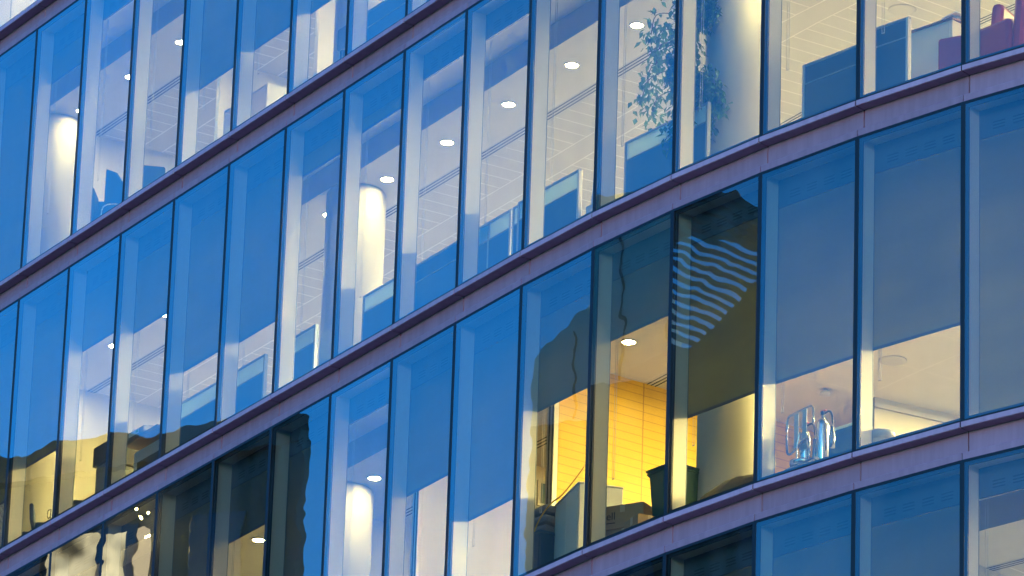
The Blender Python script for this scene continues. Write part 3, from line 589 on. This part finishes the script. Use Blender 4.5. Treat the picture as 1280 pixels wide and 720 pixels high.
for k, (x, hh, tu) in enumerate(((-.62, 1.52, .3), (-.15, 1.46, -.35), (-1.1, 1.2, .1))):
    t = at('display_board', ['tall dark blue leaning board with a pointed top', 'dark blue board with a slanted top edge, right of the pointed one', 'lower dark blue board left of the pointed one'][k], 'board', 1, 12, x, .95, 0, tu, 'dark blue leaning boards')
    mb = MB(); b = bmesh.new(); pr = [(-.22, 0), (.22, 0), (.22, hh-.16 if k else hh-.4), (.0 if k == 0 else .2, hh-.12 if k else hh-.1), (-.2, hh if k != 1 else hh-.22)]
    A = [b.verts.new((u, -.015, v)) for u, v in pr]; Bv = [b.verts.new((u, .015, v)) for u, v in pr]; b.faces.new(A); b.faces.new(Bv[::-1])
    for i in range(5): b.faces.new((A[i], Bv[i], Bv[(i+1) % 5], A[(i+1) % 5]))
    bmesh.ops.recalc_face_normals(b, faces=b.faces); mb.merge(b, M['screen']); mb.build('panel', t)
t = at('wall_hook', 'small dark round hook on the cream wall of the amber room at lower left', 'hook', 2, 13, -.62, .98, .9)
mb = MB(); mb.tube([(.05, 0, .06), (-.03, 0, .07), (-.05, 0, 0), (-.02, 0, -.05), (.03, 0, -.04)], .008, M['black2']); mb.build('loop', t); mb = MB(); mb.tube([(.05, 0, .06), (.05, 0, -.9)], .01, M['steel'], 8, sub=1); mb.lathe([(.14, -.9), (.13, -.88), (.02, -.87)], M['steel'], 20, Matrix.Translation((.05, 0, 0))); mb.build('stand', t)
# top row office stuff
t = at('hanging_cabinet', 'grey wall cupboard on a white post, top row beside a pink folder', 'cupboard', 1, 8, -.45, .95)
mb = MB(); mb.box(0, .42, 0, .35, 1.06, 1.36, M['cushion'], .008); mb.build('body', t); mb = MB(); mb.box(.0, .42, -.012, -.001, 1.07, 1.35, M['cushion'], .003); mb.build('door', t); mb = MB(); mb.box(.02, .07, .02, .07, 0, 1.06, M['white']); mb.box(.10, .16, -.02, .02, .84, 1.02, M['black2']); mb.build('post', t)
t = at('pink_folder', 'bright pink folder standing below the grey wall cupboard, top row', 'folder', 1, 8, -.15, .78); mb = MB(); mb.box(0, .05, 0, .3, .62, 1.0, M['pink'], .004, Matrix.Rotation(.25, 4, 'Y')); mb.build('cover', t); mb = MB(); mb.box(-.2, .5, -.1, .35, .0, .60, M['lgrey'], .01); mb.build('stand', t)
t = at('shelf_unit', 'pale shelf unit with a lit desktop, top row below a low blind', 'shelf', 1, 10, -1.0, 1.2); mb = MB(); mb.box(0, 1.2, 0, .4, .0, .04, M['white']); mb.box(0, .03, 0, .4, .04, 1.5, M['white']); mb.box(1.17, 1.2, 0, .4, .04, 1.5, M['white']); mb.build('frame', t); mb = MB()
for z in (.7, 1.1, 1.47): mb.box(.03, 1.17, .0, .4, z, z+.03, M['cream'])
mb.build('shelf_board', t)
t = at('book_row', 'row of white papers on a shelf behind dark glass at lower left', 'books', 3, 12, -.8, .9); mb = MB()
for k in range(9): mb.box(k*.07, k*.07+.05, 0, .2, .95, 1.2+.03*(k % 3), M['paper' if k % 2 else 'lgrey'], 0, None)
mb.build('books', t); mb = MB(); mb.box(-.1, .8, -.03, .28, .9, .949, M['wood']); mb.box(-.1, -.06, -.03, .28, 0, .9, M['wood']); mb.box(.76, .8, -.03, .28, 0, .9, M['wood']); mb.build('shelf', t)
# ------------------------------------------------------------ buildings across the street (seen only mirrored in the glass)
def far_building(name, label, prof, depth, m, extra, X=-53, skew=0):
    t = thing(name, label, 'building', (X, prof[0][0], 0)); y0 = prof[0][0]
    mb = MB(); b = bmesh.new(); pts = [(y, 0) for y in (prof[0][0],)]+[(y, z) for y, z in prof]+[(prof[-1][0], 0)]
    A = [b.verts.new((0, y-y0, z)) for y, z in pts]; B = [b.verts.new((-depth, y-y0+skew, z)) for y, z in pts]; k = len(pts)
    b.faces.new(A); b.faces.new(B[::-1])
    for i in range(k): b.faces.new((A[i], B[i], B[(i+1) % k], A[(i+1) % k]))
    bmesh.ops.recalc_face_normals(b, faces=b.faces); mb.merge(b, m); mb.build('wall', t)
    extra(t, y0); return t
def lit_mat():
    m, t, out = nodes('lit_room_window'); e = N(t, 'ShaderNodeEmission'); g = N(t, 'ShaderNodeNewGeometry'); n = N(t, 'ShaderNodeTexNoise'); n.inputs['Scale'].default_value = .9; n.inputs['Detail'].default_value = 2
    t.links.new(g.outputs['Position'], n.inputs['Vector']); r = N(t, 'ShaderNodeMapRange'); r.inputs[1].default_value = .35; r.inputs[2].default_value = .65; r.inputs[3].default_value = .06; r.inputs[4].default_value = .95
    t.links.new(n.outputs[0], r.inputs[0]); t.links.new(r.outputs[0], e.inputs[1]); e.inputs[0].default_value = (1, .86, .50, 1); t.links.new(e.outputs[0], out.inputs[0]); return m
def ex1(t, y0):
    lit = lit_mat(); pil = emit('lit_pillar', (1, .80, .48), .6)
    for ya, yb, za, zb2, mm in ((100.85, 101.45, 41, 45.0, lit), (101.62, 103.0, 41, 45.1, lit)):
        mb = MB(); mb.box(.0, .13, ya-y0, yb-y0, za, zb2, mm); f = mb.build('lit_window', t)
    mb = MB(); mb.lathe([(.17, 41), (.17, 45.0), (.05, 45.1)], pil, 20, Matrix.Translation((.1, 100.38-y0, 0))); mb.build('lit_pillar', t)  # pillar is no lamp; the light on it is put in as emission
    for y, z in ((101.13, 45.55), (100.46, 45.42), (100.2, 44.71), (100.08, 44.73), (100.13, 45.32), (100.36, 45.2)):
        mb = MB(); mb.lathe([(.0, -.035), (.035, -.02), (.035, .02), (0.0, .035)], M['bulb'], 12, Matrix.Translation((.35, y-y0, z))); mb.build('wall_lamp', t)
    for k in range(12):
        for j in range(11):
            yy = 1.6+k*2.6; zz = 3+j*4.0
            if k < 5 and j > 6 or (k+j) % 2 == 0: mb = MB(); mb.box(.0, .12, yy, yy+1.1, zz, zz+2.2, M['farwin'], .02); mb.build('window', t)
    mb = MB(); mb.box(0, .35, 0, 34, 46.6, 46.95, M['stoneA']); mb.box(0, .3, -.0, .5, 0, 46.6, M['farline']); mb.build('cornice', t)
prof1 = [(96.4, 47.35)]+[(96.4+.9*k+.4, 47.5+.12*math.sin(k*1.3)+.10*math.sin(k*2.9)) for k in range(1, 16)]+[(131, 47.4)]
far_building('corner_block', 'dark stone block across the street, mirrored in the lower left panes', prof1, 14, M['stoneA'], ex1, skew=9)
def ex2(t, y0):
    mb = MB()
    for k in range(14):
        yy = .9+k*1.15
        if yy < 16.8: mb.box(.0, .06, yy, yy+.07, 20, 46, M['farline'])
    for j in range(7): mb.box(.0, .09, .3, 16.8, 22+j*4, 22.25+j*4, M['farline'])
    mb.build('facade_joint', t)
    for k in range(5):
        for j in range(5): mb = MB(); mb.box(.0, .10, 1.2+k*3.3, 2.6+k*3.3, 25+j*4, 27.6+j*4, M['farwin'], .02); mb.build('window', t)
prof2 = [(86.5, 45.6), (66.6, 45.6)]
t = far_building('louvred_block', 'dark block with teal glass top and slatted roof screen, mirrored in the dark middle panes', prof2, 12, M['stoneA'], lambda t, y0: None)
y0 = 86.5
for nm_, pf, xo in (('glass_top', [(86.5, 45.604), (86.5, 47.2), (86.0, 47.7), (85.1, 48.3), (82.5, 50.0), (80, 50.1), (72.6, 50.1), (72.0, 45.7), (72.0, 45.604)], 0), ('roof_step', [(72.0, 45.604), (72.0, 45.7), (70.6, 45.7), (69.2, 47.1), (67.6, 47.2), (66.6, 45.604)], -.01)):
    mb = MB(); b = bmesh.new(); A = [b.verts.new((xo, y-y0, z)) for y, z in pf]; B = [b.verts.new((-8, y-y0, z)) for y, z in pf]; k = len(pf)
    b.faces.new(A); b.faces.new(B[::-1])
    for i in range(k): b.faces.new((A[i], B[i], B[(i+1) % k], A[(i+1) % k]))
    bmesh.ops.recalc_face_normals(b, faces=b.faces); mb.merge(b, M['stoneB' if xo == 0 else 'stoneA']); mb.build(nm_, t)
for k in range(12):
    yy = 72.8+k*1.15-y0; mb = MB(); mb.box(.0, .05, yy, yy+.04, 45.65, (49.9 if yy+y0 < 82 else 47.9-(yy+y0-85)*.5), M['farline']); mb.build('facade_joint', t)
for j in range(5):
    for k in range(6): mb = MB(); mb.box(.0, .08, 1+k*3.2-19.4, 2.4+k*3.2-19.4, 24+j*4, 26.4+j*4, M['farwin'], .02); mb.build('window', t)
mb = MB()
for k in range(21):      # slatted screen over the set-back roof, sloping
    za = 50.5-k*.235; zb2 = za-1.9
    A = Vector((-.2, 72.3-y0, za)); C = Vector((-.2, 68.4-y0, zb2)); dn = Vector((0, 0, -.125)); dx = Vector((-.05, 0, 0)); b = bmesh.new()
    q = [A, C, C+dn, A+dn]; P = [b.verts.new(v) for v in q]; Q = [b.verts.new(v+dx) for v in q]; b.faces.new(P); b.faces.new(Q[::-1])
    for i in range(4): b.faces.new((P[i], Q[i], Q[(i+1) % 4], P[(i+1) % 4]))
    mb.merge(b, M['farfin'])
mb.build('roof_screen', t)
mb = MB(); mb.prism([(0, 0)], 0, 0, M['farfin']) if False else None
b = bmesh.new(); q = [(-.4, 72.0-y0, 48.7), (-.4, 71.3-y0, 49.35), (-.4, 69.8-y0, 49.45), (-.4, 69.2-y0, 49.0), (-.4, 69.4-y0, 48.7), (-.4, 71.0-y0, 49.1)]
P = [b.verts.new(v) for v in q]; Q = [b.verts.new((v[0]-1.5, v[1], v[2])) for v in q]; b.faces.new(P); b.faces.new(Q[::-1])
for i in range(6): b.faces.new((P[i], Q[i], Q[(i+1) % 6], P[(i+1) % 6]))
bmesh.ops.recalc_face_normals(b, faces=b.faces); mb.merge(b, M['farfin']); mb.build('roof_edge', t)
